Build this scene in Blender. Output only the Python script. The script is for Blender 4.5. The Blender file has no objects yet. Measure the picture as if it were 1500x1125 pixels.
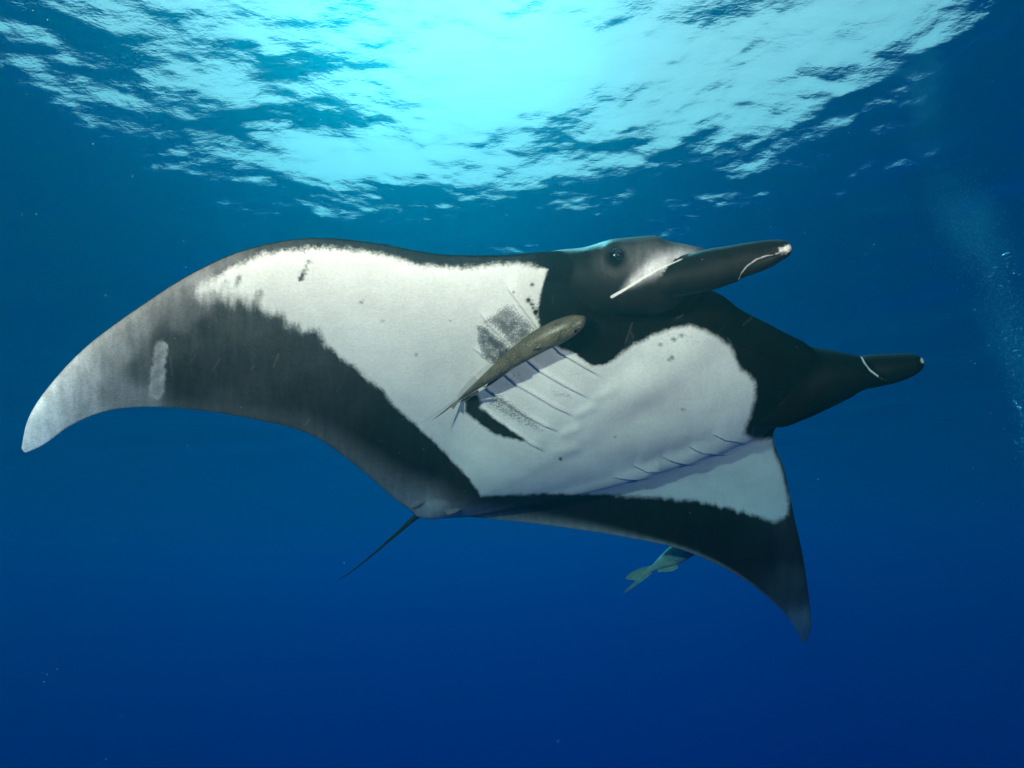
import bpy, math, random
import numpy as np
from mathutils import Vector, Matrix
sc = bpy.context.scene
col = sc.collection

# ---------------------------------------------------------------- camera
F_PX, CX, CY = 803.0, 750.0, 562.5
PITCH, ROLL = math.radians(18.6), math.radians(-1.5)
CAM = np.array([0.0, 0.0, -3.5])
cr, sr = math.cos(ROLL), math.sin(ROLL)
R0 = np.array([1.0, 0, 0]); FWD = np.array([0, math.cos(PITCH), math.sin(PITCH)]); U0 = np.array([0, -math.sin(PITCH), math.cos(PITCH)])
RIGHT = R0 * cr + U0 * sr
UP = U0 * cr - R0 * sr
cam_d = bpy.data.cameras.new('camera'); cam = bpy.data.objects.new('camera', cam_d); col.objects.link(cam)
cam_d.sensor_width = 36.0; cam_d.lens = 36.0 * F_PX / 1500.0; cam_d.clip_start = 0.02; cam_d.clip_end = 500
M = Matrix([[RIGHT[i], UP[i], -FWD[i], CAM[i]] for i in range(3)] + [[0, 0, 0, 1]])
cam.matrix_world = M
sc.camera = cam

# ---------------------------------------------------------------- world and sun
CLOUD0, CLOUD1, CLB = 0.86, 0.98, 3.7
SUN_EL, SUN_AZ = math.radians(60), math.radians(-12)      # azimuth from +Y towards +X
w = bpy.data.worlds.new('World'); sc.world = w; w.use_nodes = True
nt = w.node_tree; nt.nodes.clear()
sky = nt.nodes.new('ShaderNodeTexSky'); sky.sky_type = 'NISHITA'; sky.sun_disc = False
sky.sun_elevation = SUN_EL; sky.sun_rotation = SUN_AZ; sky.dust_density = 4.0; sky.air_density = 1.0; sky.ozone_density = 1.0
bg = nt.nodes.new('ShaderNodeBackground'); bg.inputs[1].default_value = 0.15
out = nt.nodes.new('ShaderNodeOutputWorld')
tcw = nt.nodes.new('ShaderNodeTexCoord'); cn = nt.nodes.new('ShaderNodeTexNoise'); cn.inputs['Scale'].default_value = 3.0; cn.inputs['Detail'].default_value = 6
mr = nt.nodes.new('ShaderNodeMapRange'); mr.inputs[1].default_value = .35; mr.inputs[2].default_value = .65; mr.inputs[3].default_value = CLOUD0; mr.inputs[4].default_value = CLOUD1
cm = nt.nodes.new('ShaderNodeMixRGB'); cm.inputs[2].default_value = (CLB * 2.05, CLB, CLB * .95, 1)
nt.links.new(tcw.outputs['Generated'], cn.inputs[0]); nt.links.new(cn.outputs[0], mr.inputs[0]); nt.links.new(mr.outputs[0], cm.inputs[0]); nt.links.new(sky.outputs[0], cm.inputs[1])
nt.links.new(cm.outputs[0], bg.inputs[0]); nt.links.new(bg.outputs[0], out.inputs[0])
sd = bpy.data.lights.new('sun', 'SUN'); sun = bpy.data.objects.new('sun', sd); col.objects.link(sun)
sd.energy = 5.0; sd.angle = math.radians(0.5); sd.color = (1, .96, .9)
d = Vector((math.sin(SUN_AZ) * math.cos(SUN_EL), math.cos(SUN_AZ) * math.cos(SUN_EL), math.sin(SUN_EL)))
sun.rotation_euler = d.to_track_quat('Z', 'Y').to_euler()

sc.view_settings.view_transform = 'Standard'; sc.view_settings.look = 'None'
sc.view_settings.exposure = 0.5; sc.view_settings.gamma = 1.0
sc.render.engine = 'CYCLES'
c = sc.cycles
c.use_denoising = True; c.max_bounces = 10; c.volume_bounces = 3; c.transparent_max_bounces = 12
c.glossy_bounces = 3; c.diffuse_bounces = 3; c.sample_clamp_indirect = 4.0; c.use_adaptive_sampling = True; c.adaptive_threshold=0.01

# ---------------------------------------------------------------- the photographer's two strobes
def strobe(X, Y, Z, power, tx, ty):
    ld = bpy.data.lights.new('strobe', 'SPOT'); lo = bpy.data.objects.new('strobe', ld); col.objects.link(lo)
    ld.energy = power; ld.shadow_soft_size = 0.05; ld.spot_size = math.radians(130); ld.spot_blend = .25; ld.color = (1, .405, .298)
    p = CAM + X * RIGHT + Y * UP + Z * FWD
    lo.location = p
    aim = CAM + 2.6 * (FWD + tx * RIGHT + ty * UP)
    lo.rotation_euler = Vector(p - aim).to_track_quat('Z', 'Y').to_euler()
strobe(-1.25, .6, .15, 650, -.4, -.05)
strobe(.95, .25, .05, 215, .1, -.05)


# ---------------------------------------------------------------- helpers
def mat(name):
    m = bpy.data.materials.new(name); m.use_nodes = True
    n = m.node_tree; n.nodes.clear()
    return m, n
def mesh_np(name, verts, quads, material, smooth=True):
    me = bpy.data.meshes.new(name)
    me.vertices.add(len(verts)); me.vertices.foreach_set('co', np.asarray(verts, np.float32).ravel())
    q = np.asarray(quads, np.int32); k = q.shape[1]
    me.loops.add(q.size); me.loops.foreach_set('vertex_index', q.ravel())
    me.polygons.add(len(q)); me.polygons.foreach_set('loop_start', np.arange(0, q.size, k, dtype=np.int32))
    me.polygons.foreach_set('loop_total', np.full(len(q), k, np.int32))
    me.update(calc_edges=True); me.validate()
    if smooth: me.polygons.foreach_set('use_smooth', np.ones(len(q), bool))
    me.materials.append(material)
    o = bpy.data.objects.new(name, me); col.objects.link(o)
    return o
def grid_quads(n, m):
    i = np.arange(n - 1)[:, None] * m + np.arange(m - 1)[None, :]
    return np.stack([i, i + m, i + 1 + m, i + 1], -1).reshape(-1, 4)

# ---------------------------------------------------------------- water surface
rng = np.random.default_rng(52)
N = 840
t = np.linspace(-1, 1, N)
wx = 9.0 * t + 110.0 * np.sign(t) * np.abs(t) ** 7
wy = wx + 6.0
X, Y = np.meshgrid(wx, wy, indexing='ij')
H = np.zeros_like(X)
NW = 150; SLOPE = 0.0128
for k in range(NW):
    lam = 3.9 * (0.09 / 3.9) ** ((k + rng.random()) / NW)
    th = math.radians(70) + rng.normal(0, 0.75) 
    kk = 2 * math.pi / lam
    slope = SLOPE * (lam / 1.0) ** 0.2
    fade = 1.0 / (1.0 + (np.hypot(X, Y - 6) / (60 * lam)) ** 4)
    H += fade * (slope / kk) * np.sin(kk * (X * math.cos(th) + Y * math.sin(th)) + rng.random() * 6.283)
m, n = mat('water_surface')
tc = n.nodes.new('ShaderNodeTexCoord')
mp = n.nodes.new('ShaderNodeMapping'); mp.inputs['Scale'].default_value = (1.0, 1.6, 1.0)
no = n.nodes.new('ShaderNodeTexNoise'); no.inputs['Scale'].default_value = 9.0; no.inputs['Detail'].default_value = 5; no.inputs['Roughness'].default_value = .55
bp = n.nodes.new('ShaderNodeBump'); bp.inputs['Strength'].default_value = 0.24; bp.inputs['Distance'].default_value = 0.02
fr = n.nodes.new('ShaderNodeFresnel'); fr.inputs['IOR'].default_value = 1.333
tr = n.nodes.new('ShaderNodeBsdfTransparent'); gl = n.nodes.new('ShaderNodeBsdfGlossy'); gl.inputs['Roughness'].default_value = 0.0
mx = n.nodes.new('ShaderNodeMixShader'); o = n.nodes.new('ShaderNodeOutputMaterial')
L = n.links.new
L(tc.outputs['Object'], mp.inputs[0]); L(mp.outputs[0], no.inputs[0]); L(no.outputs[0], bp.inputs['Height'])
L(bp.outputs[0], fr.inputs['Normal']); L(bp.outputs[0], gl.inputs['Normal'])
L(fr.outputs[0], mx.inputs[0]); L(tr.outputs[0], mx.inputs[1]); L(gl.outputs[0], mx.inputs[2]); L(mx.outputs[0], o.inputs[0])
surf = mesh_np('water_surface', np.stack([X, Y, H], -1).reshape(-1, 3), grid_quads(N, N), m)
surf['kind'] = 'structure'

# ---------------------------------------------------------------- the water itself
def vol(name):
    m, n = mat(name)
    pv = n.nodes.new('ShaderNodeVolumePrincipled'); o = n.nodes.new('ShaderNodeOutputMaterial')
    n.links.new(pv.outputs[0], o.inputs['Volume'])
    return m, pv
m, pv = vol('haze')
# density*color = scattering per metre; density*(1-color)*(1-sqrt(abs)) = absorption per metre
dens = 0.40
SIG_S = np.array([0.0001, 0.0164, 0.0195])
SIG_A = np.array([0.305, 0.0475, 0.0160])
colr = SIG_S / dens
ab = (1 - SIG_A / (dens * (1 - colr))) ** 2
pv.inputs['Density'].default_value = dens
pv.inputs['Color'].default_value = (*colr, 1)
pv.inputs['Absorption Color'].default_value = (*ab, 1)
pv.inputs['Anisotropy'].default_value = 0.85
bx = np.array([[sx, sy, sz] for sx in (-100, 100) for sy in (-60, 110) for sz in (-60, 1.2)], float)
hz = mesh_np('haze', bx, [[0,1,3,2],[4,6,7,5],[0,4,5,1],[2,3,7,6],[0,2,6,4],[1,5,7,3]], m, smooth=False)
hz['kind'] = 'stuff'
# ================================================================ manta ray
from mathutils.kdtree import KDTree
VOXEL = 0.0048
def cam2w(px, py, Z):
    """design coordinates (pixel-angle, depth in metres) -> world"""
    px, py, Z = np.broadcast_arrays(np.asarray(px, float), np.asarray(py, float), np.asarray(Z, float))
    a = (px - CX) / F_PX * Z; b = (CY - py) / F_PX * Z
    return CAM + a[..., None] * RIGHT + b[..., None] * UP + Z[..., None] * FWD
def w2cam(P):
    d = P - CAM
    x, y, z = d @ RIGHT, d @ UP, d @ FWD
    return CX + F_PX * x / z, CY - F_PX * y / z, z
def catmull(pts, u):
    """pts (n,k), u in [0,n-1]"""
    pts = np.asarray(pts, float); n = len(pts)
    ext = np.vstack([2 * pts[0] - pts[1], pts, 2 * pts[-1] - pts[-2]])
    i = np.clip(np.floor(u).astype(int), 0, n - 2); f = (u - i)[:, None]
    p0, p1, p2, p3 = ext[i], ext[i + 1], ext[i + 2], ext[i + 3]
    return 0.5 * (2 * p1 + (p2 - p0) * f + (2 * p0 - 5 * p1 + 4 * p2 - p3) * f ** 2 + (3 * p1 - p0 - 3 * p2 + p3) * f ** 3)
def pldist(x, y, pts, closed=False):
    """distance to a polyline, and the signed side of the nearest segment"""
    pts = np.asarray(pts, float); n = len(pts)
    best = np.full(x.shape, 1e9); side = np.zeros(x.shape); along = np.zeros(x.shape)
    tot = 0.0
    for k in range(n if closed else n - 1):
        a, b = pts[k], pts[(k + 1) % n]
        e = b - a; L2 = max(e @ e, 1e-9); l = math.sqrt(L2)
        t = np.clip(((x - a[0]) * e[0] + (y - a[1]) * e[1]) / L2, 0, 1)
        dx, dy = x - a[0] - t * e[0], y - a[1] - t * e[1]
        d = np.hypot(dx, dy); m = d < best
        best = np.where(m, d, best); side = np.where(m, np.sign(e[0] * dy - e[1] * dx), side); along = np.where(m, tot + t * l, along)
        tot += l
    return best, side, along / max(tot, 1e-6)
def inside(x, y, pts):
    pts = np.asarray(pts, float); r = np.zeros(x.shape, bool); n = len(pts)
    for k in range(n):
        (x1, y1), (x2, y2) = pts[k], pts[(k + 1) % n]
        if y1 == y2: continue
        r ^= ((y1 > y) != (y2 > y)) & (x < (x2 - x1) * (y - y1) / (y2 - y1) + x1)
    return r
def sdist(x, y, pts):
    d = pldist(x, y, pts, True)[0]
    return np.where(inside(x, y, pts), d, -d)
def sstep(a, b, x):
    t = np.clip((x - a) / (b - a), 0, 1); return t * t * (3 - 2 * t)

PC = (Z0, SL) = (2.413, 0.986)
def Zplane(py): return Z0 / (1 + SL * (CY - py) / F_PX)

# span stations: leading edge, trailing edge, droop, ventral and dorsal thickness
ST = [
 # LE          TE          droop  Tv    Td
 (31, 657,    36, 664,    .170, .000, .000),
 (42, 612,    66, 650,    .155, .010, .012),
 (73, 565,    106, 622,   .125, .016, .020),
 (126, 509,   160, 601,   .095, .022, .030),
 (200, 454,   225, 596,   .065, .028, .040),
 (280, 403,   300, 602,   .040, .034, .055),
 (360, 368,   385, 617,   .018, .040, .070),
 (450, 352,   455, 637,   .005, .048, .085),
 (545, 359,   520, 681,   .000, .058, .100),
 (640, 376,   573, 727,   .000, .070, .110),
 (740, 378,   601, 748,   .000, .085, .120),
 (835, 374,   609, 756,   .000, .110, .130),
 (930, 405,   618, 759,   .000, .150, .130),
 (1045, 430,  626, 760,   .000, .185, .140),
 (1092, 460,  634, 760,   .000, .185, .150),
 (1148, 489,  643, 759,   .000, .180, .150),
 (1200, 522,  654, 758,   .000, .165, .140),
 (1182, 575,  666, 757,   .000, .145, .130),
 (1133, 628,  688, 757,   .000, .080, .120),
 (1150, 692,  790, 768,   .030, .045, .095),
 (1163, 755,  900, 784,   .070, .036, .070),
 (1176, 815,  1000, 806,  .110, .028, .050),
 (1185, 880,  1085, 846,  .150, .020, .032),
 (1187, 916,  1148, 897,  .178, .012, .016),
 (1181, 941,  1176, 941,  .190, .000, .000),
]
ST = np.array(ST, float); NS = len(ST)
# columns: denser over the body
dens = (1 + np.array([30, 30, 34, 38, 40, 40, 42, 44, 46, 50, 60, 64, 64, 56, 50, 46, 44, 44, 50, 50, 42, 38, 32, 26]) // 2)
us = np.concatenate([[k + i / dens[k] for i in range(dens[k])] for k in range(NS - 1)] + [[NS - 1.0]])
SS = catmull(ST, us); SS[:, 5:] = np.maximum(SS[:, 5:], 0)
tipf = np.sqrt(np.clip(np.minimum(us, NS - 1 - us) / 1.0, 0, 1))
NR = 170
q = np.linspace(0, 1, NR); tt = 0.55 * q + 0.45 * (0.5 - 0.5 * np.cos(math.pi * q))
PX = SS[:, 0:1] * (1 - tt) + SS[:, 2:3] * tt
PY = SS[:, 1:2] * (1 - tt) + SS[:, 3:4] * tt
ZZ = Zplane(PY) * (1 - SS[:, 4:5] * np.ones_like(PY))
MID = cam2w(PX, PY, ZZ)
du = np.gradient(MID, axis=0); dv = np.gradient(MID, axis=1)
nrm = np.cross(du, dv); nrm /= np.linalg.norm(nrm, axis=-1, keepdims=True) + 1e-12
toward = CAM - MID
nrm *= np.sign((nrm * toward).sum(-1, keepdims=True))
for _ in range(40):                       # soften along the span
    nrm[1:-1] = (nrm[:-2] + 2 * nrm[1:-1] + nrm[2:]) / 4
nrm /= np.linalg.norm(nrm, axis=-1, keepdims=True)
def prof(t, a, b):
    f = t ** a * (1 - t) ** b; tm = a / (a + b)
    return f / (tm ** a * (1 - tm) ** b)
bodyw = sstep(10.0, 12.5, us) * (1 - sstep(17.0, 18.5, us))          # 1 on the trunk
fv = prof(tt[None, :], .42, 1.15) * (1 - bodyw[:, None]) + prof(tt[None, :], .55, .85) * bodyw[:, None]
fd = prof(tt[None, :], .5, 1.15)
blunt = 0.0045 * np.sqrt(np.clip(1 - (1 - np.clip(np.minimum(tt, 1 - tt) / .02, 0, 1)) ** 2, 0, 1))[None, :]
VEN = MID + nrm * (SS[:, 5:6] * tipf[:, None] * fv + blunt * 1.5 * (us > 0)[:, None])[..., None]
DOR = MID - nrm * (SS[:, 6:7] * tipf[:, None] * fd + blunt * 1.5)[..., None]
vx, vy, vz = w2cam(VEN)

verts = [VEN.reshape(-1, 3)]; quads = []; parts = []     # parts: (kind, n)
NU = len(us)
qv = grid_quads(NU, NR)
gidx = np.arange(NU * NR).reshape(NU, NR)
didx = gidx + NU * NR
didx[:, 0] = gidx[:, 0]; didx[:, -1] = gidx[:, -1]; didx[0] = gidx[0]; didx[-1] = gidx[-1]
qd = didx.ravel()[qv][:, ::-1]
# orientation: ventral faces should look to the camera
p0, p1, p3 = VEN.reshape(-1, 3)[qv[NU * NR // 2 - 50][0]], VEN.reshape(-1, 3)[qv[NU * NR // 2 - 50][1]], VEN.reshape(-1, 3)[qv[NU * NR // 2 - 50][3]]
if np.cross(p1 - p0, p3 - p0) @ (CAM - p0) < 0: qv = qv[:, ::-1]; qd = qd[:, ::-1]
verts.append(DOR.reshape(-1, 3)); quads += [qv, qd]
kind = [np.zeros(NU * NR), np.ones(NU * NR)]
tpar = [np.tile(tt, NU), np.tile(tt, NU)]
spar = [np.repeat(us, NR), np.repeat(us, NR)]

def loft(sections, n_along, n_ring, flat=1.0, power=2.0):
    """sections: (px, py, Z, half-height px, half-depth m); rings lie across the path. Returns verts, quads"""
    S = catmull(sections, np.linspace(0, len(sections) - 1, n_along)); S[:, 3:] = np.maximum(S[:, 3:], 1e-4)
    C = cam2w(S[:, 0], S[:, 1], S[:, 2])
    T = np.gradient(C, axis=0); T /= np.linalg.norm(T, axis=1, keepdims=True)
    A = UP[None] - (T @ UP)[:, None] * T; A /= np.linalg.norm(A, axis=1, keepdims=True)
    B = np.cross(T, A)
    hm = S[:, 3] * S[:, 2] / F_PX
    th = np.linspace(0, 2 * math.pi, n_ring, endpoint=False)
    ca, sa = np.cos(th), np.sin(th)
    ca = np.sign(ca) * np.abs(ca) ** (2 / power); sa = np.sign(sa) * np.abs(sa) ** (2 / power)
    V = C[:, None] + A[:, None] * (hm[:, None] * ca)[..., None] + B[:, None] * (S[:, 4][:, None] * sa)[..., None]
    i = np.arange(n_along - 1)[:, None] * n_ring; j = np.arange(n_ring)[None]; j2 = (j + 1) % n_ring
    Q = np.stack([i + j, i + j2, i + n_ring + j2, i + n_ring + j], -1).reshape(-1, 4)
    V = V.reshape(-1, 3)
    # end caps as fans of degenerate-free quads around a centre vertex
    nV = len(V); V = np.vstack([V, C[:1], C[-1:]])
    e = (n_along - 1) * n_ring
    jj = np.arange(0, n_ring, 2)
    cap0 = np.stack([np.full(len(jj), nV), (jj + 2) % n_ring, (jj + 1) % n_ring, jj], -1)
    cap1 = np.stack([np.full(len(jj), nV + 1), e + jj, e + (jj + 1) % n_ring, e + (jj + 2) % n_ring], -1)
    Q = np.vstack([Q, cap0, cap1])
    # outward check
    k = len(Q) // 4; a, b, d = V[Q[k][0]], V[Q[k][1]], V[Q[k][3]]
    cen = C[np.argmin(np.linalg.norm(C - a, axis=1))]
    if np.cross(b - a, d - a) @ (a - cen) < 0: Q = Q[:, ::-1]
    return V, Q
off = [2 * NU * NR]
def add_shell(V, Q, k):
    verts.append(V); quads.append(Q + off[0]); off[0] += len(V)
    kind.append(np.full(len(V), float(k))); tpar.append(np.full(len(V), .5)); spar.append(np.full(len(V), -1.0))

# head side with the eye
hV, hQ = loft([(735, 408, 2.10, 12, .03), (780, 405, 2.09, 27, .07), (815, 404, 2.075, 36, .10), (850, 407, 2.06, 42, .13), (880, 409, 2.05, 52, .15), (905, 409, 2.04, 56, .16),
               (935, 408, 2.03, 58, .165), (965, 406, 2.02, 57, .16), (988, 402, 2.01, 46, .14), (1012, 397, 2.0, 37, .12), (1034, 391, 1.99, 26, .09), (1046, 388, 1.985, 10, .04)], 180, 128, power=2.3)
add_shell(hV, hQ, 2)
# near cephalic lobe (outer roll) and the far one
LOBE_LINE = [(1082, 410), (1086, 400), (1094, 390), (1108, 380), (1122, 375), (1138, 372), (1162, 360)]
lV, lQ = loft([(845, 448, 2.06, 2, .004), (890, 440, 2.005, 8, .03), (930, 429, 1.955, 15, .05), (965, 417, 1.92, 22, .055), (1000, 405, 1.89, 28, .055), (1040, 395, 1.855, 30, .05), (1075, 386, 1.82, 27, .046),
               (1105, 378, 1.79, 24, .042), (1130, 371, 1.77, 20, .038), (1147, 366, 1.755, 15, .04), (1156, 363, 1.75, 9, .024), (1159.5, 362, 1.747, 2, .006)], 200, 112)
add_shell(lV, lQ, 3)
fV, fQ = loft([(1060, 556, 2.46, 40, .03), (1100, 558, 2.43, 62, .07), (1140, 559, 2.40, 68, .10), (1170, 558, 2.37, 58, .11), (1200, 555, 2.345, 47, .105), (1230, 551, 2.32, 37, .09), (1255, 549, 2.30, 28, .075),
               (1278, 552, 2.285, 17, .05), (1296, 557, 2.275, 8, .03), (1306, 560, 2.27, 2, .01)], 140, 96)
add_shell(fV, fQ, 4)
gV, gQ = loft([(1215, 552, 2.335, 16, .05), (1245, 549, 2.32, 23, .062), (1275, 544, 2.30, 24.5, .065), (1305, 540, 2.28, 22, .06), (1328, 535, 2.265, 18.5, .05), (1342, 531, 2.255, 14, .04), (1349, 528.5, 2.25, 8, .024), (1352, 527.5, 2.248, 2, .006)], 120, 80)
add_shell(gV, gQ, 5)
# tail whip with its little dorsal bump, pelvic fins
tV, tQ = loft([(640, 744, 3.10, 7, .03), (622, 751, 3.16, 6, .03), (609, 757.5, 3.20, 4.0, .018), (583, 780, 3.27, 2.6, .011), (545, 813, 3.36, 1.5, .006), (515, 837, 3.43, 1.0, .0042), (497, 848.5, 3.47, .5, .002)], 120, 16)
add_shell(tV, tQ, 6)
for sec in ([(655, 752, 3.05, 4, .014), (664, 747, 3.02, 6, .02), (678, 738, 2.99, 7, .022), (690, 732, 2.97, 5, .016), (695, 730, 2.965, 1, .004)],
            [(606, 744, 3.09, 2, .008), (613, 737, 3.06, 5, .016), (623, 730, 3.03, 5.5, .018), (633, 727, 3.01, 4, .012), (638, 726, 3.0, 1, .004)]):
    pV, pQ = loft(sec, 40, 24); add_shell(pV, pQ, 7)

V = np.vstack(verts); Q = np.vstack(quads); KIND = np.concatenate(kind); TP = np.concatenate(tpar); SP = np.concatenate(spar)
used = np.zeros(len(V), bool); used[Q.ravel()] = True
remap = np.cumsum(used) - 1
V, KIND, TP, SP = V[used], KIND[used], TP[used], SP[used]; Q = remap[Q]
tailv = KIND == 6
# weld every shell into one skin
src = mesh_np('skin_source', V, Q[~tailv[Q].any(1)], mat('tmp')[0], smooth=False)
rm = src.modifiers.new('weld', 'REMESH'); rm.mode = 'VOXEL'; rm.voxel_size = VOXEL; rm.adaptivity = 0
dg = bpy.context.evaluated_depsgraph_get()
ev = src.evaluated_get(dg); em = ev.to_mesh()
nv = len(em.vertices); W_ = np.empty(nv * 3, np.float32); em.vertices.foreach_get('co', W_); W_ = W_.reshape(-1, 3).astype(float)
nq = len(em.polygons); lt = np.empty(nq, np.int32); em.polygons.foreach_get('loop_total', lt)
lv = np.empty(len(em.loops), np.int32); em.loops.foreach_get('vertex_index', lv)
assert (lt == 4).all()
WQ = lv.reshape(-1, 4)
ed = np.empty(len(em.edges) * 2, np.int32); em.edges.foreach_get('vertices', ed); ed = ed.reshape(-1, 2)
ev.to_mesh_clear(); bpy.data.objects.remove(src)
kd = KDTree(int((~tailv).sum()))
for i in np.nonzero(~tailv)[0]: kd.insert(V[i], int(i))
kd.balance()
near = np.fromiter((kd.find(p)[1] for p in W_), np.int64, nv)
def lap(W, wgt, it):
    deg = np.bincount(ed.ravel(), minlength=nv)
    for _ in range(it):
        S = np.stack([np.bincount(ed[:, 0], W[ed[:, 1], k], nv) + np.bincount(ed[:, 1], W[ed[:, 0], k], nv) for k in range(3)], -1) / deg[:, None]
        W = W + (S - W) * wgt[:, None]
    return W
def grow(mask, it):
    f = mask.astype(float); r = f.copy()
    for i in range(it):
        g = f.copy(); np.maximum.at(g, ed[:, 0], f[ed[:, 1]]); np.maximum.at(g, ed[:, 1], f[ed[:, 0]])
        f = g; r += f
    return r / (it + 1)
K2 = KIND[near]; Kg = np.where(K2 == 1, 0, K2)
ka, kb = Kg[ed[:, 0]], Kg[ed[:, 1]]
def seam(p, q):
    e = ((ka == p) & (kb == q)) | ((ka == q) & (kb == p)); mk = np.zeros(nv, bool); mk[ed[e].ravel()] = True; return mk
W_ = lap(W_, np.full(nv, .5), 2)
W_ = lap(W_, grow(seam(0, 4) | seam(0, 2), 16), 60)
W_ = lap(W_, grow(seam(0, 7), 5), 6)
W_ = lap(W_, grow(seam(0, 3), 4), 5)
KIND_T, V_T, Q_T = KIND[tailv], V[tailv], None
tmap = np.cumsum(tailv) - 1
Q_T = tmap[Q[tailv[Q].all(1)]]
# relief of the belly: gill slits, folds, creases
VN = np.zeros((nv, 3))
fn = np.cross(W_[WQ[:, 2]] - W_[WQ[:, 0]], W_[WQ[:, 3]] - W_[WQ[:, 1]])
for k in range(4):
    for c_ in range(3): VN[:, c_] += np.bincount(WQ[:, k], fn[:, c_], nv)
VN /= np.linalg.norm(VN, axis=1, keepdims=True) + 1e-12
if ((CAM - W_) * VN)[K2 == 0].sum() < 0: VN = -VN
x, y, z = w2cam(W_)
GILL = [[(735, 405), (745, 425), (787, 479), (819, 515), (888, 557)],
        [(697, 450), (712, 472), (753, 510), (793, 544), (870, 589)],
        [(689, 508), (721, 531), (758, 563), (845, 614)],
        [(690, 548), (716, 571), (770, 608), (823, 636)],
        [(702, 597), (750, 632), (800, 664)]]
FARG = [[(1042, 635), (1063, 644), (1092, 649), (1106, 643)], [(1006, 654), (1028, 663), (1060, 666), (1078, 663)],
        [(969, 670), (989, 677), (1010, 680), (1028, 679)], [(926, 681), (946, 690), (971, 692)], [(896, 699), (928, 702), (960, 700)]]
ob = (K2 == 0) & (SP[near] > 9.0) & (SP[near] < 18.8) & (TP[near] > .02)
bx_, by_ = x[ob], y[ob]
r_ = np.zeros(bx_.shape)
for g in GILL:
    d, s, al = pldist(bx_, by_, g)
    end = sstep(0, .15, al) * (1 - sstep(.8, 1, al))
    r_ += np.where(s < 0, 0.008 * np.exp(-d / 26.0) + .0034 * np.exp(-((d - 3) / 3.2) ** 2), -0.002 * np.exp(-(d / 5.) ** 2)) * end
for g in FARG:
    d, s, al = pldist(bx_, by_, g)
    end = sstep(0, .2, al) * (1 - sstep(.8, 1, al))
    r_ += np.where(s < 0, 0.0075 * np.exp(-d / 12.0), -0.003 * np.exp(-d / 3.0)) * end
for (a, b, h, wd) in [((862, 604), (1000, 545), .006, 22), ((850, 645), (980, 585), -.005, 20), ((890, 558), (950, 515), -.005, 16),
                      ((860, 668), (1020, 620), .004, 20), ((900, 692), (1060, 640), -.005, 12), ((835, 612), (880, 590), .005, 7),
                      ((812, 640), (862, 622), .004, 7), ((800, 664), (860, 655), .004, 8), ((862, 590), (910, 562), .004, 8), ((1060, 470), (1170, 560), -.006, 18), ((1090, 640), (1180, 560), -.005, 15)]:
    d, s, al = pldist(bx_, by_, [a, b])
    r_ += h * np.exp(-(d / wd) ** 2) * sstep(0, .35, al) * (1 - sstep(.65, 1, al))
W_[ob] += VN[ob] * r_[:, None]
# bony brow and recess round the eye
hk = (K2 == 2); de = np.hypot(x[hk] - 904, (y[hk] - 375) * 1.05)
W_[hk] += VN[hk] * (.005 * np.exp(-((de - 19) / 6) ** 2) - .008 * np.exp(-(de / 12) ** 2) + .003 * np.exp(-((de - 32) / 4) ** 2) * (y[hk] > 375))[:, None]
# groove under the rim of the curled lobes
for k, ln, hgt in ((3, [(1080, 412), (1086, 400), (1094, 390), (1108, 380), (1122, 375), (1138, 372), (1158, 367)], .012),):
    mk = K2 == k
    d, s, al = pldist(x[mk], y[mk], ln)
    W_[mk] -= VN[mk] * (hgt * np.where(s > 0, np.exp(-d / 14.0) * sstep(0, 2, d), 0) * sstep(0, .1, al) * (1 - sstep(.85, 1, al)))[:, None]
V = np.vstack([W_, V_T]); Q = np.vstack([WQ, Q_T + nv])
KIND = np.concatenate([K2, KIND_T]); SPV = np.concatenate([SP[near], np.full(len(V_T), -1.)]); TP = np.concatenate([TP[near], np.full(len(V_T), .5)])
x, y, z = w2cam(V)

# ---- markings (pigment) laid out on the skin
WHITE = [(290, 425), (320, 405), (345, 390), (380, 374), (420, 367), (450, 365), (500, 365), (560, 373), (600, 385), (640, 392), (680, 393), (720, 388), (760, 386), (802, 394),
         (800, 404), (793, 425), (789, 445), (787, 465), (790, 480), (812, 508), (840, 517), (868, 536), (886, 534), (905, 522), (930, 505), (960, 490), (985, 481), (1010, 477), (1030, 483), (1050, 493), (1068, 508),
         (1080, 530), (1085, 542), (1098, 550), (1106, 562), (1105, 585), (1100, 605), (1092, 625), (1090, 636), (1104, 643), (1131, 644), (1134, 660), (1145, 688), (1152, 731), (1155, 754), (1134, 766),
         (1120, 759), (1095, 752), (1070, 745), (1046, 740), (1021, 734), (957, 729), (925, 727), (886, 724), (850, 724), (800, 723), (740, 725), (705, 727), (698, 717),
         (689, 702), (672, 685), (650, 662), (623, 634), (601, 615), (580, 597), (571, 587), (561, 571), (537, 555), (521, 536), (497, 523), (477, 504), (465, 483), (443, 485), (435, 475), (421, 477), (414, 461), (385, 453),
         (372, 440), (362, 446), (350, 432), (338, 440), (322, 428), (305, 434)]
PATCH = [(681, 588), (690, 577), (700, 576), (705, 590), (703, 597), (770, 645), (762, 646), (740, 641), (720, 634), (705, 622), (692, 612), (682, 602)]
ven = (KIND == 0)
white = np.full(len(V), -60.0)
white[ven] = np.clip(sdist(x[ven], y[ven], WHITE), -60, 60)
white[ven] = np.minimum(white[ven], -sdist(x[ven], y[ven], PATCH))
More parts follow.
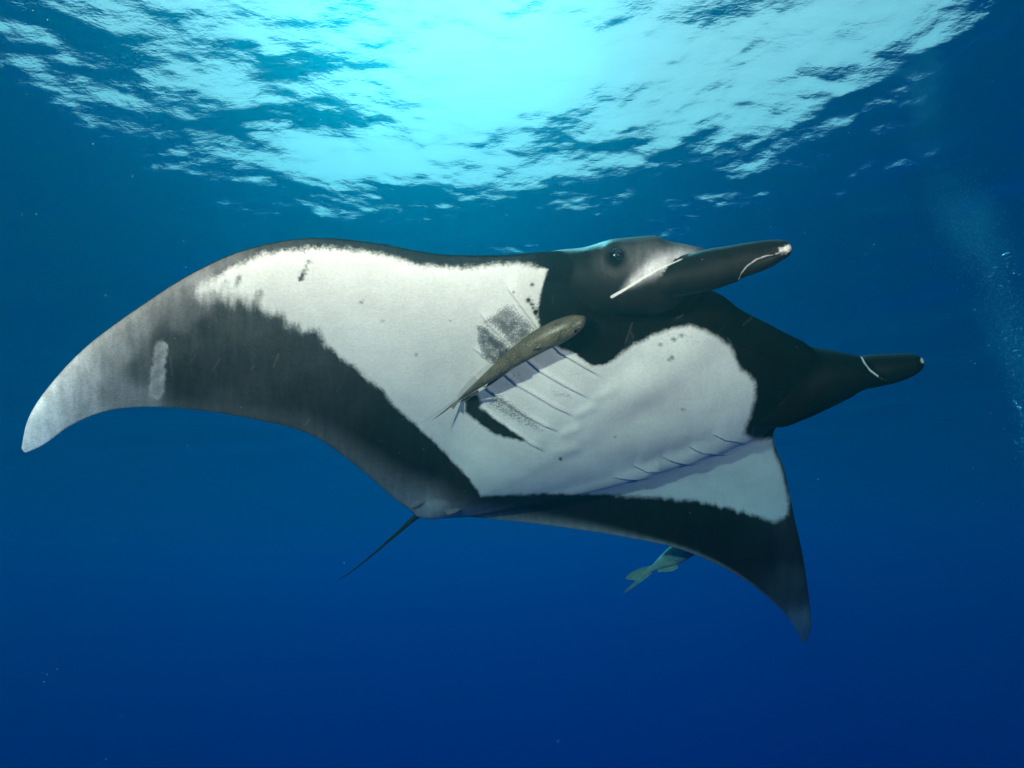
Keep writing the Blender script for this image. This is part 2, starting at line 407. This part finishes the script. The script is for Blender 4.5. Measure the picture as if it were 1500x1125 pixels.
# pale edge at the mouth corner, cheek, lobe rims
for k in (2, 3, 4, 5):
    m_ = KIND == k
    xs, ys = x[m_], y[m_]; wv = np.full(xs.shape, -60.0)
    if k in (2, 3):
        d, s, al = pldist(xs, ys, [(896, 435), (915, 424), (940, 408), (965, 394), (1000, 379), (1040, 366)])
        wv = np.maximum(wv, 1.5 * (1 - sstep(.3, .85, al)) + .4 - d - 9 * sstep(.72, .85, al))
    if k == 3:
        d, s, al = pldist(xs, ys, LOBE_LINE)
        wv = np.maximum(wv, .1 + .8 * np.sin(al * 3.0 + .3) - d)
        u_, v_ = (xs - 1152) * .9 - (ys - 364) * .44, (xs - 1152) * .44 + (ys - 364) * .9
        wv = np.maximum(wv, 5.0 - np.hypot(u_ / 2.2, v_))
    if k == 4:
        d, s, al = pldist(xs, ys, [(1260, 519), (1266, 531), (1274, 542), (1286, 551), (1298, 556), (1312, 558)])
        wv = np.maximum(wv, 1.0 - d)
    if k == 5:
        wv = np.maximum(wv, 3.5 - np.hypot(xs - 1352, (ys - 527) * .7))
    white[m_] = wv
TONE = [(40, 650, .92), (60, 610, .82), (90, 580, .6), (130, 550, .42), (130, 590, .42), (170, 520, .24), (170, 570, .22), (200, 592, .25), (200, 480, .18), (250, 430, .15), (205, 540, .12), (250, 500, .075), (270, 550, .055),
        (300, 480, .065), (300, 430, .2), (262, 470, .13), (285, 455, .12), (330, 540, .062), (340, 595, .09), (400, 520, .07), (450, 520, .07), (450, 580, .058), (500, 600, .05), (480, 640, .045), (560, 640, .03), (640, 690, .03), (690, 715, .03), (330, 458, .085), (380, 474, .08), (340, 382, .12), (400, 364, .07), (500, 359, .045), (640, 384, .045), (720, 382, .05), (720, 740, .03), (850, 745, .024),
        (950, 760, .022), (1050, 780, .02), (1120, 800, .03), (1165, 850, .1), (1178, 930, .3), (1170, 800, .05), (1155, 775, .06), (1150, 690, .05), (880, 450, .012), (1000, 460, .012), (1150, 550, .010), (1080,480,.012), (830, 420, .015), (1120,600,.012), ]
TONE = np.array(TONE)
num = np.zeros(len(V)); den = np.zeros(len(V))
for (a, b, v) in TONE:
    wgt = 1.0 / (((x - a) ** 2 + (y - b) ** 2) + 60.0) ** 1.8
    num += wgt * math.log(v); den += wgt
tone = np.exp(num / den)
tone = tone * (.5 + .5 * sstep(.03, .2, tone))
te = sstep(.79, .985, TP) ** 1.3 * np.interp(SPV, [0, 3, 6, 8, 9.5, 11, 16, 17.5, 19, 21, 23, 24], [0, .03, .04, .09, .2, .3, .3, .08, .2, .17, .12, .15])
pel = np.exp(-(np.hypot((x - 632) / 34, (y - 742) / 14)) ** 4) * .3
tone = np.where(ven, np.maximum(tone, .7 * tone + np.maximum(te, pel)), tone)
tone[KIND == 1] = .012
for k in (3, 4, 5): tone[KIND == k] = (.007, .004, .005)[k - 3]
m_ = KIND == 2
cheek = np.exp(-(np.hypot((x[m_] - 905) / 34, (y[m_] - 384) / 26)) ** 4)
cheek2 = np.exp(-(np.hypot((x[m_] - 950) / 30, (y[m_] - 372) / 22)) ** 2)
socket = np.exp(-(np.hypot((x[m_] - 902) / 17, (y[m_] - 377) / 17)) ** 4)
d, s_, al = pldist(x[m_], y[m_], [(912, 424), (940, 402), (972, 384), (1005, 371), (1030, 368)])
stripe = np.exp(-(d / np.interp(al, [0, .3, .7, 1], [4, 10, 15, 7])) ** 2) * np.interp(al, [0, .15, .5, .8, 1], [.2, .8, 1, .6, .05])
tone[m_] = .48 * stripe + np.clip(.008 + .03 * cheek + .075 * cheek2, 0, 1) * (1 - .97 * socket) + .003
tone[KIND == 6] = .03; tone[KIND == 7] = .17
tone[ven] = np.where(TP[ven] > .994, .02, tone[ven])
# old scar on the fore wing tip
d, s, al = pldist(x, y, [(236, 509), (232, 540), (229, 574)])
rad = np.where(al < .45, 10.0, 11.5) - 1.5 * np.exp(-((al - .42) / .06) ** 2)
d = d + .9 * np.sin(x * .33 + y * .21) * np.sin(y * .29 - x * .13) + .7 * np.sin(x * .71 - y * .53)
sc_in = np.where(ven, sstep(2.5, -3.5, d - rad), 0) * (.72 + .28 * np.sin(x * .23 + y * .17 + 1) * np.sin(y * .11))
tone = tone * (1 - sc_in) + sc_in * (.33 + .10 * np.exp(-((d - rad + 2.5) / 2.5) ** 2))
# speckled plates between the gills
spk = np.zeros(len(V))
def blob(poly, soft, amt):
    global spk
    v = sstep(-soft, soft, sdist(x, y, poly)) * amt
    spk = np.where(ven, np.maximum(spk, v), spk)
blob([(738, 446), (752, 448), (786, 482), (775, 495), (752, 508), (722, 480), (705, 472), (722, 462)], 9, .95)
blob([(698, 476), (712, 478), (752, 512), (735, 545), (722, 533), (706, 522), (698, 500)], 6, 1.0)
blob([(716, 572), (735, 575), (780, 612), (800, 632), (786, 634), (745, 612), (712, 598)], 7, .72)
blob([(806, 570), (838, 576), (836, 584), (810, 580)], 5, .6)
blob([(826, 533), (852, 545), (850, 552), (830, 542)], 4, .45)
blob([(735, 560), (760, 540), (770, 560), (745, 575)], 6, .45)
blob([(770, 430), (790, 425), (792, 480), (780, 470)], 8, .42)
blob([(955, 495), (1010, 480), (1060, 505), (985, 512), (975, 530)], 12, .36)

ctr = np.array(cam2w(880, 590, 2.55))
m, n = mat('manta_skin')
N_ = n.nodes.new; L = n.links.new
def attr(name):
    a = N_('ShaderNodeAttribute'); a.attribute_name = name; return a.outputs['Fac']
def mth(op, a, b=None, cl=False):
    k = N_('ShaderNodeMath'); k.operation = op; k.use_clamp = cl
    for i, v in enumerate((a, b)):
        if v is None: continue
        if isinstance(v, (int, float)): k.inputs[i].default_value = v
        else: L(v, k.inputs[i])
    return k.outputs[0]
def noise(vec, scale, detail=3, rough=.55):
    k = N_('ShaderNodeTexNoise'); k.inputs['Scale'].default_value = scale; k.inputs['Detail'].default_value = detail; k.inputs['Roughness'].default_value = rough
    L(vec, k.inputs['Vector']); return k.outputs[0]
def mrange(v, a, b, c=0., d=1., smooth=True):
    k = N_('ShaderNodeMapRange'); k.clamp = True
    if smooth: k.interpolation_type = 'SMOOTHSTEP'
    L(v, k.inputs[0])
    for i, t in enumerate((a, b, c, d)): k.inputs[i + 1].default_value = t
    return k.outputs[0]
tcn = N_('ShaderNodeTexCoord'); OB = tcn.outputs['Object']
uvn = N_('ShaderNodeUVMap'); uvn.uv_map = 'skin'
mpn = N_('ShaderNodeMapping'); mpn.inputs['Rotation'].default_value = (0, 0, math.radians(20)); mpn.inputs['Scale'].default_value = (90, 22, 1); L(uvn.outputs[0], mpn.inputs[0])
streak = noise(mpn.outputs[0], 1.0, 4)
fine = noise(OB, 110, 4, .65); dots = noise(OB, 170, 2, .5); mid_n = noise(OB, 26, 4); big = noise(OB, 4.5, 4)
# ragged border: signed distance pushed about by noise (distance in design pixels, about 3 mm each)
a = mth('ADD', attr('white'), mth('MULTIPLY', mth('SUBTRACT', streak, .5), attr('rag')))
a = mth('ADD', a, mth('MULTIPLY', mth('SUBTRACT', fine, .5), attr('fray')))
a = mth('ADD', a, mth('MULTIPLY', mth('SUBTRACT', mid_n, .5), mth('MULTIPLY', attr('fray'), 1.1)))
W = mrange(mth('DIVIDE', a, attr('soft')), -1, 1)
# speckles
sp = mth('ADD', mth('MULTIPLY', attr('spk'), .36), mth('ADD', mth('MULTIPLY', dots, .75), mth('MULTIPLY', mid_n, .25)))
SPK = mth('ADD', mth('MULTIPLY', mth('MULTIPLY', mrange(sp, .68, .80), mrange(attr('spk'), .05, .3)), .55), mth('MULTIPLY', mth('MULTIPLY', attr('wash'), mrange(mid_n, .3, .62, .25, 1.0)), .5))
tw = N_('ShaderNodeMapRange'); tw.inputs[1].default_value = .3; tw.inputs[2].default_value = .7; tw.inputs[3].default_value = .54; tw.inputs[4].default_value = .66; L(big, tw.inputs[0])
twm = mth('MULTIPLY', tw.outputs[0], mth('MULTIPLY', mrange(fine, .3, .7, .89, 1.07, False), mrange(streak, .3, .7, .97, 1.02, False)))
wht = N_('ShaderNodeCombineColor'); L(twm, wht.inputs[0]); L(mth('MULTIPLY', twm, .955), wht.inputs[1]); L(mth('MULTIPLY', twm, .90), wht.inputs[2])
tb = mth('MULTIPLY', attr('tone'), mrange(mth('ADD', mth('MULTIPLY', streak, .7), mth('MULTIPLY', mid_n, .3)), .25, .75, .65, 1.4, False))
tb = mth('MULTIPLY', tb, mrange(fine, .3, .7, .8, 1.2, False))
blk = N_('ShaderNodeCombineColor'); L(tb, blk.inputs[0]); L(mth('MULTIPLY', tb, .92), blk.inputs[1]); L(mth('MULTIPLY', tb, .93), blk.inputs[2])
spc = N_('ShaderNodeMix'); spc.data_type = 'RGBA'; L(SPK, spc.inputs['Factor']); L(wht.outputs[0], spc.inputs[6]); spc.inputs[7].default_value = (.07, .072, .08, 1)
mixc = N_('ShaderNodeMix'); mixc.data_type = 'RGBA'; L(W, mixc.inputs['Factor']); L(blk.outputs[0], mixc.inputs[6]); L(spc.outputs[2], mixc.inputs[7])
bs = N_('ShaderNodeBsdfPrincipled'); L(mixc.outputs[2], bs.inputs['Base Color'])
L(mrange(attr('gloss'), .06, .2, .5, .33), bs.inputs['Roughness']); L(attr('gloss'), bs.inputs['Specular IOR Level'])
bmp = N_('ShaderNodeBump'); bmp.inputs['Strength'].default_value = .6; bmp.inputs['Distance'].default_value = .004
L(mth('ADD', mth('MULTIPLY', fine, .6), mth('MULTIPLY', mid_n, .5)), bmp.inputs['Height']); L(bmp.outputs[0], bs.inputs['Normal'])
oo = N_('ShaderNodeOutputMaterial'); L(bs.outputs[0], oo.inputs[0])
manta = mesh_np('manta_ray', V - ctr, Q, m)
manta.location = Vector(ctr)
me = manta.data
def put(name, arr):
    a = me.attributes.new(name, 'FLOAT', 'POINT'); a.data.foreach_set('value', np.asarray(arr, np.float32))
rag = 5 + 30 * sstep(560, 380, x) * sstep(400, 440, y) * (KIND == 0) + 10 * sstep(900, 1000, x) * sstep(690, 720, y) * (KIND == 0)
rag[KIND > 1] = 1.5
for (a_, b_, r_) in [(780, 417, 2.2), (774, 440, 4.0), (779, 446, 2.4), (781, 451, 1.8), (786, 457, 4.0), (729, 547, 1.5), (752, 428, 1.0), (984, 524, 2.0), (980, 527, 1.6), (999, 491, 1.6), (987, 497, 1.5), (968, 505, 1.2), (821, 672, 1.6), (529, 443, .9), (660, 470, .8), (610, 520, .8), (1000, 600, .8), (900, 640, .8), (560, 470, .7)]:
    white[ven] = np.minimum(white[ven], np.maximum(np.hypot(x[ven] - a_, (y[ven] - b_) * 1.2) - r_, -4))
for ln in ([(452, 384), (446, 396), (439, 411)], [(383, 427), (377, 445)], [(352, 402), (346, 420)], [(330, 412), (322, 432)]):
    d, s, al = pldist(x[ven], y[ven], ln); white[ven] = np.minimum(white[ven], d - .8 + 1.5 * np.abs(al - .5))
for k_ in range(90):                      # faint scratches and nicks
    a_, b_ = rng.uniform(60, 1150), rng.uniform(380, 800); an = rng.normal(2.2, .5); l_ = rng.uniform(6, 34)
    d, s, al = pldist(x, y, [(a_, b_), (a_ + l_ * math.cos(an), b_ + l_ * math.sin(an))])
    tone = tone + ven * .05 * np.exp(-(d / 1.1) ** 2) * rng.random()
put('white', white); put('tone', tone); put('spk', spk); put('rag', rag)
wash = np.where(ven, np.maximum(sstep(-10, 10, sdist(x, y, [(742, 455), (786, 484), (760, 505), (752, 508), (716, 470), (730, 464)])) * .75, np.maximum(sstep(-6, 6, sdist(x, y, [(700, 480), (712, 482), (750, 513), (735, 545), (722, 533), (706, 518)])), .35 * sstep(-8, 8, sdist(x, y, [(720, 574), (780, 614), (795, 632), (745, 612), (720, 598)])))), 0)
put('wash', wash)
soft = 3.0 + 2.5 * sstep(640, 540, x) * (y > 430) + 5 * sstep(520, 400, x) * sstep(420, 440, y) + 3.5 * sstep(420, 395, y) * (x < 790) + 2 * (x > 900)
soft += 9 * sstep(430, 300, x) * sstep(395, 420, y)
soft[KIND != 0] = .9; soft[(KIND == 3) & (x > 1135)] = 2.6
put('soft', soft)
gloss = np.choose(KIND.astype(int), [.05, 0, .03, .10, .05, .10, 0, .04]).astype(float); gloss[(KIND == 0) & (TP < .06)] = 0
put('gloss', gloss)
fray = np.where(KIND == 0, 5.5 + 6 * sstep(430, 395, y) * (x < 790) + 4 * (x < 560), .7)
fray[(KIND == 3) & (x > 1130)] = 9
put('fray', fray)
uv = me.uv_layers.new(name='skin')
li = np.empty(len(me.loops), np.int32); me.loops.foreach_get('vertex_index', li)
uv.data.foreach_set('uv', np.stack([x[li] / 1000, y[li] / 1000], -1).astype(np.float32).ravel())
manta['label'] = 'giant black and white manta ray gliding below the surface, white belly turned to us'
manta['category'] = 'manta ray'
# ================================================================ eye of the manta
def principled(name, base, rough=.5, spec=.3, mottled=None, scale=60):
    m, n = mat(name); N_ = n.nodes.new; L = n.links.new
    b = N_('ShaderNodeBsdfPrincipled'); o = N_('ShaderNodeOutputMaterial'); L(b.outputs[0], o.inputs[0])
    b.inputs['Roughness'].default_value = rough; b.inputs['Specular IOR Level'].default_value = spec
    t = N_('ShaderNodeTexCoord'); k = N_('ShaderNodeTexNoise'); k.inputs['Scale'].default_value = scale; k.inputs['Detail'].default_value = 4
    r = N_('ShaderNodeValToRGB'); L(t.outputs['Object'], k.inputs['Vector']); L(k.outputs[0], r.inputs[0]); L(r.outputs[0], b.inputs['Base Color'])
    lo = mottled or tuple(c * .8 for c in base)
    r.color_ramp.elements[0].position = .38; r.color_ramp.elements[0].color = (*lo, 1)
    r.color_ramp.elements[1].position = .62; r.color_ramp.elements[1].color = (*base, 1)
    return m
def sphere_np(r, nu=24, nv=16):
    th = np.linspace(0, 2 * math.pi, nu, endpoint=False); ph = np.linspace(0.03, math.pi - .03, nv)
    P = np.stack([np.outer(np.sin(ph), np.cos(th)), np.outer(np.sin(ph), np.sin(th)), np.outer(np.cos(ph), np.ones(nu))], -1).reshape(-1, 3) * r
    i = np.arange(nv - 1)[:, None] * nu; j = np.arange(nu)[None]; j2 = (j + 1) % nu
    return P, np.stack([i + j, i + nu + j, i + nu + j2, i + j2], -1).reshape(-1, 4)
def surf_at(px, py, k=None):
    """front surface of the manta along a design ray"""
    mk = np.hypot(x - px, y - py) < 4
    return z[mk].min()
def child(o, parent):
    o.parent = parent; o.matrix_parent_inverse = parent.matrix_world.inverted() if False else Matrix.Identity(4)
    o.location = o.location - parent.location
EYE = (905, 374)
ez = surf_at(*EYE)
mdark = principled('eye_black', (.005, .005, .007), .22, .3)
miris = principled('eye_iris', (.02, .022, .03), .4, .1, (.02, .022, .032), 300)
P, Qs = sphere_np(.028)
eye = mesh_np('eye', P, Qs, mdark); eye.location = Vector(cam2w(EYE[0] - 2, EYE[1] + 1, ez + .016)); child(eye, manta)
P, Qs = sphere_np(.0195)
iris = mesh_np('iris', P, Qs, miris); e0 = cam2w(EYE[0] + 1, EYE[1], ez + .0025); iris.location = Vector(e0) - manta.location - eye.location; iris.parent = eye
P, Qs = sphere_np(.0115)
pup = mesh_np('pupil', P, Qs, mdark); pup.location = Vector(cam2w(EYE[0] + 1.5, EYE[1], ez - .0085)) - manta.location - eye.location; pup.parent = eye

# ================================================================ remoras
def remora(secs, fins, name, m, nrings=150):
    V_, Q_ = loft(secs, nrings, 48)
    vs, qs, k = [V_], [Q_], len(V_)
    for pts in fins:                                  # thin two-sided fin from an outline strip: (root px, py, Z, tip px, py, Z) pairs
        pts = np.array(pts, float); u = np.linspace(0, len(pts) - 1, 14); S = catmull(pts, u)
        A = cam2w(S[:, 0], S[:, 1], S[:, 2]); B = cam2w(S[:, 3], S[:, 4], S[:, 5]); nn = 9
        w_ = np.linspace(0, 1, nn)[None, :, None]
        G = A[:, None] * (1 - w_) + B[:, None] * w_
        nr = np.cross(np.gradient(G, axis=0), np.gradient(G, axis=1)); nr /= np.linalg.norm(nr, axis=-1, keepdims=True) + 1e-9
        th = .0022 * (1 - .85 * w_)
        up_, dn_ = (G + nr * th).reshape(-1, 3), (G - nr * th).reshape(-1, 3)
        gq = grid_quads(14, nn)
        ng = len(up_)
        loop = list(range(0, nn)) + [i * nn + nn - 1 for i in range(1, 14)] + [13 * nn + j for j in range(nn - 2, -1, -1)] + [i * nn for i in range(12, 0, -1)]
        side = np.array([[loop[i], loop[(i + 1) % len(loop)], loop[(i + 1) % len(loop)] + ng, loop[i] + ng] for i in range(len(loop))])
        vs.append(np.vstack([up_, dn_])); qs += [gq + k, gq[:, ::-1] + ng + k, side[:, ::-1] + k]; k += 2 * ng
    V_ = np.vstack(vs); Q_ = np.vstack(qs)
    c0 = V_[:48].mean(0)
    o = mesh_np(name, V_ - c0, Q_, m); o.location = Vector(c0)
    return o
m_rem = principled('remora_skin', (.07, .063, .044), .42, .35, (.036, .032, .023), 24)
nn_ = m_rem.node_tree; b_ = [k for k in nn_.nodes if k.type == 'BSDF_PRINCIPLED'][0]; rp = [k for k in nn_.nodes if k.type == 'VALTORGB'][0]
tcx = [k for k in nn_.nodes if k.type == 'TEX_COORD'][0]
v2 = nn_.nodes.new('ShaderNodeTexNoise'); v2.inputs['Scale'].default_value = 230; v2.inputs['Detail'].default_value = 2
r2 = nn_.nodes.new('ShaderNodeMapRange'); r2.inputs[1].default_value = .54; r2.inputs[2].default_value = .70
mx2 = nn_.nodes.new('ShaderNodeMix'); mx2.data_type = 'RGBA'; mx2.inputs[7].default_value = (.175, .15, .095, 1)
nn_.links.new(tcx.outputs['Object'], v2.inputs['Vector']); nn_.links.new(v2.outputs[0], r2.inputs[0]); nn_.links.new(r2.outputs[0], mx2.inputs['Factor'])
nn_.links.new(rp.outputs[0], mx2.inputs[6]); nn_.links.new(mx2.outputs[2], b_.inputs['Base Color'])
def zb(px, py, g): return surf_at(px, py) - g
ax = [(674, 584, 2.5, .005), (688, 573, 5, .011), (705, 560, 8.5, .016), (730, 541, 13.5, .024), (760, 519, 19, .032), (790, 500, 22.5, .037), (815, 487, 23.5, .037), (836, 477, 20.5, .032), (848, 471, 15, .022), (854, 467.5, 8, .012), (856, 466.5, 2, .004)]
zz = [zb(p[0], p[1], .028 + .75 * p[3]) for p in ax]
zz = np.polyval(np.polyfit(range(len(zz)), zz, 2), range(len(zz)))
secs = [(p[0], p[1], zz[i], p[2] / 1.32, p[3]) for i, p in enumerate(ax)]
fins = [[(752, 536, zz[4] + .0, 752, 540, zz[4] + .005), (732, 550, zz[3], 733, 554, zz[3] + .012), (715, 562, zz[2] + .01, 712, 568, zz[2] + .02)],       # pelvic fin
        [(700, 571, zz[2], 701, 575, zz[2] + .01), (688, 578, zz[1], 688, 583, zz[1] + .015), (680, 583, zz[1], 672, 590, zz[1] + .02)],
        [(676, 581, zz[0], 630, 618, zz[0] + .03), (675, 583, zz[0], 648, 606, zz[0] + .02), (674, 585, zz[0], 660, 597, zz[0] + .01), (673, 587, zz[0], 664, 600, zz[0] + .01)]]
fins.append([(824, 483, zz[6] - .045, 818, 497, zz[6] - .040), (812, 489, zz[5] - .045, 800, 505, zz[5] - .036), (800, 497, zz[5] - .042, 783, 512, zz[5] - .036), (790, 504, zz[5] - .038, 776, 514, zz[4] - .033)])
rem = remora(secs, fins, 'remora', m_rem)
rem['label'] = 'slender olive grey remora clinging to the manta belly across its gill slits'; rem['category'] = 'remora'; rem['group'] = 'remoras riding with the manta'
P, Qs = sphere_np(.0055, 14, 10)
re_ = mesh_np('eye', P, Qs, mdark); re_.location = Vector(cam2w(843, 485, zz[8] - .018)) - rem.location; re_.parent = rem
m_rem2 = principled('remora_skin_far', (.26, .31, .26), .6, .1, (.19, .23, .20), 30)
zf = 3.6
secs = [(1062, 770, zf - .08, 4, .012), (1040, 780, zf - .07, 12, .035), (1015, 795, zf - .04, 15, .04), (992, 811, zf - .02, 14, .036), (972, 823, zf, 9, .026), (957, 832, zf + .01, 4.2, .013), (948, 837, zf + .02, 3.2, .008)]
fins = [[(955, 829, zf + .01, 938, 832, zf + .02), (951, 833, zf + .02, 920, 841, zf + .04), (948, 837, zf + .02, 917, 848, zf + .05), (946, 840, zf + .02, 934, 850, zf + .04)],
        [(952, 833, zf + .01, 940, 843, zf + .02), (952, 836, zf + .01, 918, 863, zf + .03), (953, 839, zf + .01, 914, 869, zf + .04), (955, 840, zf + .01, 938, 853, zf + .02)],
        [(990, 822, zf - .02, 994, 832, zf - .02), (978, 826, zf - .01, 982, 837, zf - .01), (966, 831, zf, 962, 838, zf)]]
rem2 = remora(secs, fins, 'remora', m_rem2)
rem2['label'] = 'teal tinted remora with forked tail trailing below the far drooping wing'; rem2['category'] = 'remora'; rem2['group'] = 'remoras riding with the manta'
P, Qs = sphere_np(.006, 14, 10)
re2 = mesh_np('eye', P, Qs, mdark); re2.location = Vector(cam2w(1050, 778, zf - .1)) - rem2.location; re2.parent = rem2

# ================================================================ bubbles
MIST = .45
m_b, n = mat('bubble')
lw = n.nodes.new('ShaderNodeLayerWeight'); lw.inputs[0].default_value = .55
t_ = n.nodes.new('ShaderNodeBsdfTransparent'); g_ = n.nodes.new('ShaderNodeBsdfGlossy'); g_.inputs['Roughness'].default_value = .05
mx_ = n.nodes.new('ShaderNodeMixShader'); o_ = n.nodes.new('ShaderNodeOutputMaterial')
n.links.new(lw.outputs['Facing'], mx_.inputs[0]); n.links.new(t_.outputs[0], mx_.inputs[1]); n.links.new(g_.outputs[0], mx_.inputs[2]); n.links.new(mx_.outputs[0], o_.inputs[0])
m_mb, n = mat('micro_bubbles')
d_ = n.nodes.new('ShaderNodeBsdfDiffuse'); d_.inputs[0].default_value = (.8, .82, .82, 1); o_ = n.nodes.new('ShaderNodeOutputMaterial'); n.links.new(d_.outputs[0], o_.inputs[0])
rb = np.random.default_rng(4)
P, Qs = sphere_np(1.0, 18, 12); P = P * np.array([1, 1, .72])
first = mesh_np('bubble', P, Qs, m_b)
BIG = [(1474, 375, 6.5), (1459, 394, 3.6), (1452, 407, 3.4), (1467, 420, 2.8), (1481, 452, 2.2), (1428, 454, 2.0), (1474, 497, 3.0), (1489, 516, 4.2), (1494, 522, 3.0), (1487, 589, 3.0), (1493, 597, 3.4), (1497, 607, 2.6)]
LAB = {0: 'largest silvery bubble, high in the rising stream at the right edge', 7: 'silvery bubble where the stream meets the right edge, biggest of the lower ones'}
for _ in range(72):
    f = rb.random(); BIG.append((1468 + 34 * f ** .5 + rb.normal(0, 9), 385 + 300 * f + rb.normal(0, 12), rb.uniform(.8, 2.3)))
for i, (px, py, r) in enumerate(BIG):
    o = first if i == 0 else first.copy()
    if i: col.objects.link(o)
    Zb = 4.6 + rb.normal(0, .12)
    o.location = Vector(cam2w(px, py, Zb)); rr = r * Zb / F_PX
    o.scale = (rr, rr, rr); o.rotation_euler = (rb.normal(0, .3), rb.normal(0, .3), rb.random() * 6)
    o['label'] = LAB.get(i, 'small silvery air bubble rising in the stream at the right'); o['category'] = 'bubble'; o['group'] = 'air bubbles rising at the right'
ICO_V = np.array([[0, 0, 1], [.894, 0, .447], [.276, .851, .447], [-.724, .526, .447], [-.724, -.526, .447], [.276, -.851, .447], [.724, .526, -.447], [-.276, .851, -.447], [-.894, 0, -.447], [-.276, -.851, -.447], [.724, -.526, -.447], [0, 0, -1]])
ICO_F = np.array([[0, 1, 2], [0, 2, 3], [0, 3, 4], [0, 4, 5], [0, 5, 1], [1, 6, 2], [2, 7, 3], [3, 8, 4], [4, 9, 5], [5, 10, 1], [1, 10, 6], [2, 6, 7], [3, 7, 8], [4, 8, 9], [5, 9, 10], [6, 11, 7], [7, 11, 8], [8, 11, 9], [9, 11, 10], [10, 11, 6]])
def specks(name, pts, rad, material):
    n_ = len(pts); Vv = pts[:, None] + ICO_V[None] * rad[:, None, None]
    F = (ICO_F[None] + 12 * np.arange(n_)[:, None, None]).reshape(-1, 3)
    o = mesh_np(name, Vv.reshape(-1, 3), F, material); o['kind'] = 'stuff'; return o
nb = 4000
f = rb.random(nb) ** .8
path = catmull([(1405, 268), (1415, 320), (1432, 370), (1462, 430), (1488, 500), (1502, 580), (1508, 680)], f * 6)
sig = np.interp(f, [0, .25, .5, 1], [42, 34, 20, 11])
pp = path + rb.normal(0, 1, (nb, 2)) * sig[:, None] * np.array([1, 1.0])
Zm = 4.9 + rb.normal(0, .25, nb)
pts = cam2w(pp[:, 0], pp[:, 1], Zm)
pts[:, 2] = np.minimum(pts[:, 2], -.25)
specks('bubble_cloud', pts, rb.uniform(.0008, .0019, nb), m_mb)
# soft glow of the finest bubbles: a small cloud of even white scatter, thin at its edge
m_c, n = mat('bubble_mist')
tcm = n.nodes.new('ShaderNodeTexCoord'); gr = n.nodes.new('ShaderNodeTexGradient'); gr.gradient_type = 'SPHERICAL'
nz = n.nodes.new('ShaderNodeTexNoise'); nz.inputs['Scale'].default_value = 2.6; nz.inputs['Detail'].default_value = 4
ml = n.nodes.new('ShaderNodeMath'); ml.operation = 'MULTIPLY'; mr_ = n.nodes.new('ShaderNodeMapRange'); mr_.inputs[1].default_value = .36; mr_.inputs[2].default_value = .7; mr_.inputs[3].default_value = .1; mr_.inputs[4].default_value = 1.0
m2_ = n.nodes.new('ShaderNodeMath'); m2_.operation = 'MULTIPLY'; m2_.inputs[1].default_value = MIST
pv_ = n.nodes.new('ShaderNodeVolumeScatter'); pv_.inputs['Color'].default_value = (.35, .95, 1, 1); pv_.inputs['Anisotropy'].default_value = .3
oo_ = n.nodes.new('ShaderNodeOutputMaterial'); L = n.links.new
L(tcm.outputs['Object'], gr.inputs[0]); L(tcm.outputs['Object'], nz.inputs['Vector']); L(nz.outputs[0], mr_.inputs[0]); L(gr.outputs['Fac'], ml.inputs[0]); L(mr_.outputs[0], ml.inputs[1]); L(ml.outputs[0], m2_.inputs[0]); L(m2_.outputs[0], pv_.inputs['Density']); L(pv_.outputs[0], oo_.inputs['Volume'])
P, Qs = sphere_np(1.0, 32, 24)
c0 = cam2w(1425, 335, 4.9); c1 = cam2w(1499, 520, 4.75)
for cc, rx, rz, tilt in ((c0, .28, .72, -.3), (c1, .26, .9, -.1)):
    o = mesh_np('bubble_cloud', P, Qs, m_c); o.location = Vector(cc); o.scale = (rx, rx, rz); o.rotation_euler = (0, tilt, 0); o['kind'] = 'stuff'
# ================================================================ drifting specks of plankton
npk = 700
pz = rb.uniform(.9, 4.5, npk)
pts = cam2w(rb.uniform(-60, 1560, npk), rb.uniform(-40, 1160, npk), pz)
m_pl = principled('plankton', (.3, .48, .5), .7, .1)
specks('plankton', pts, rb.uniform(.0005, .0014, npk) * (pz / 2.2), m_pl)
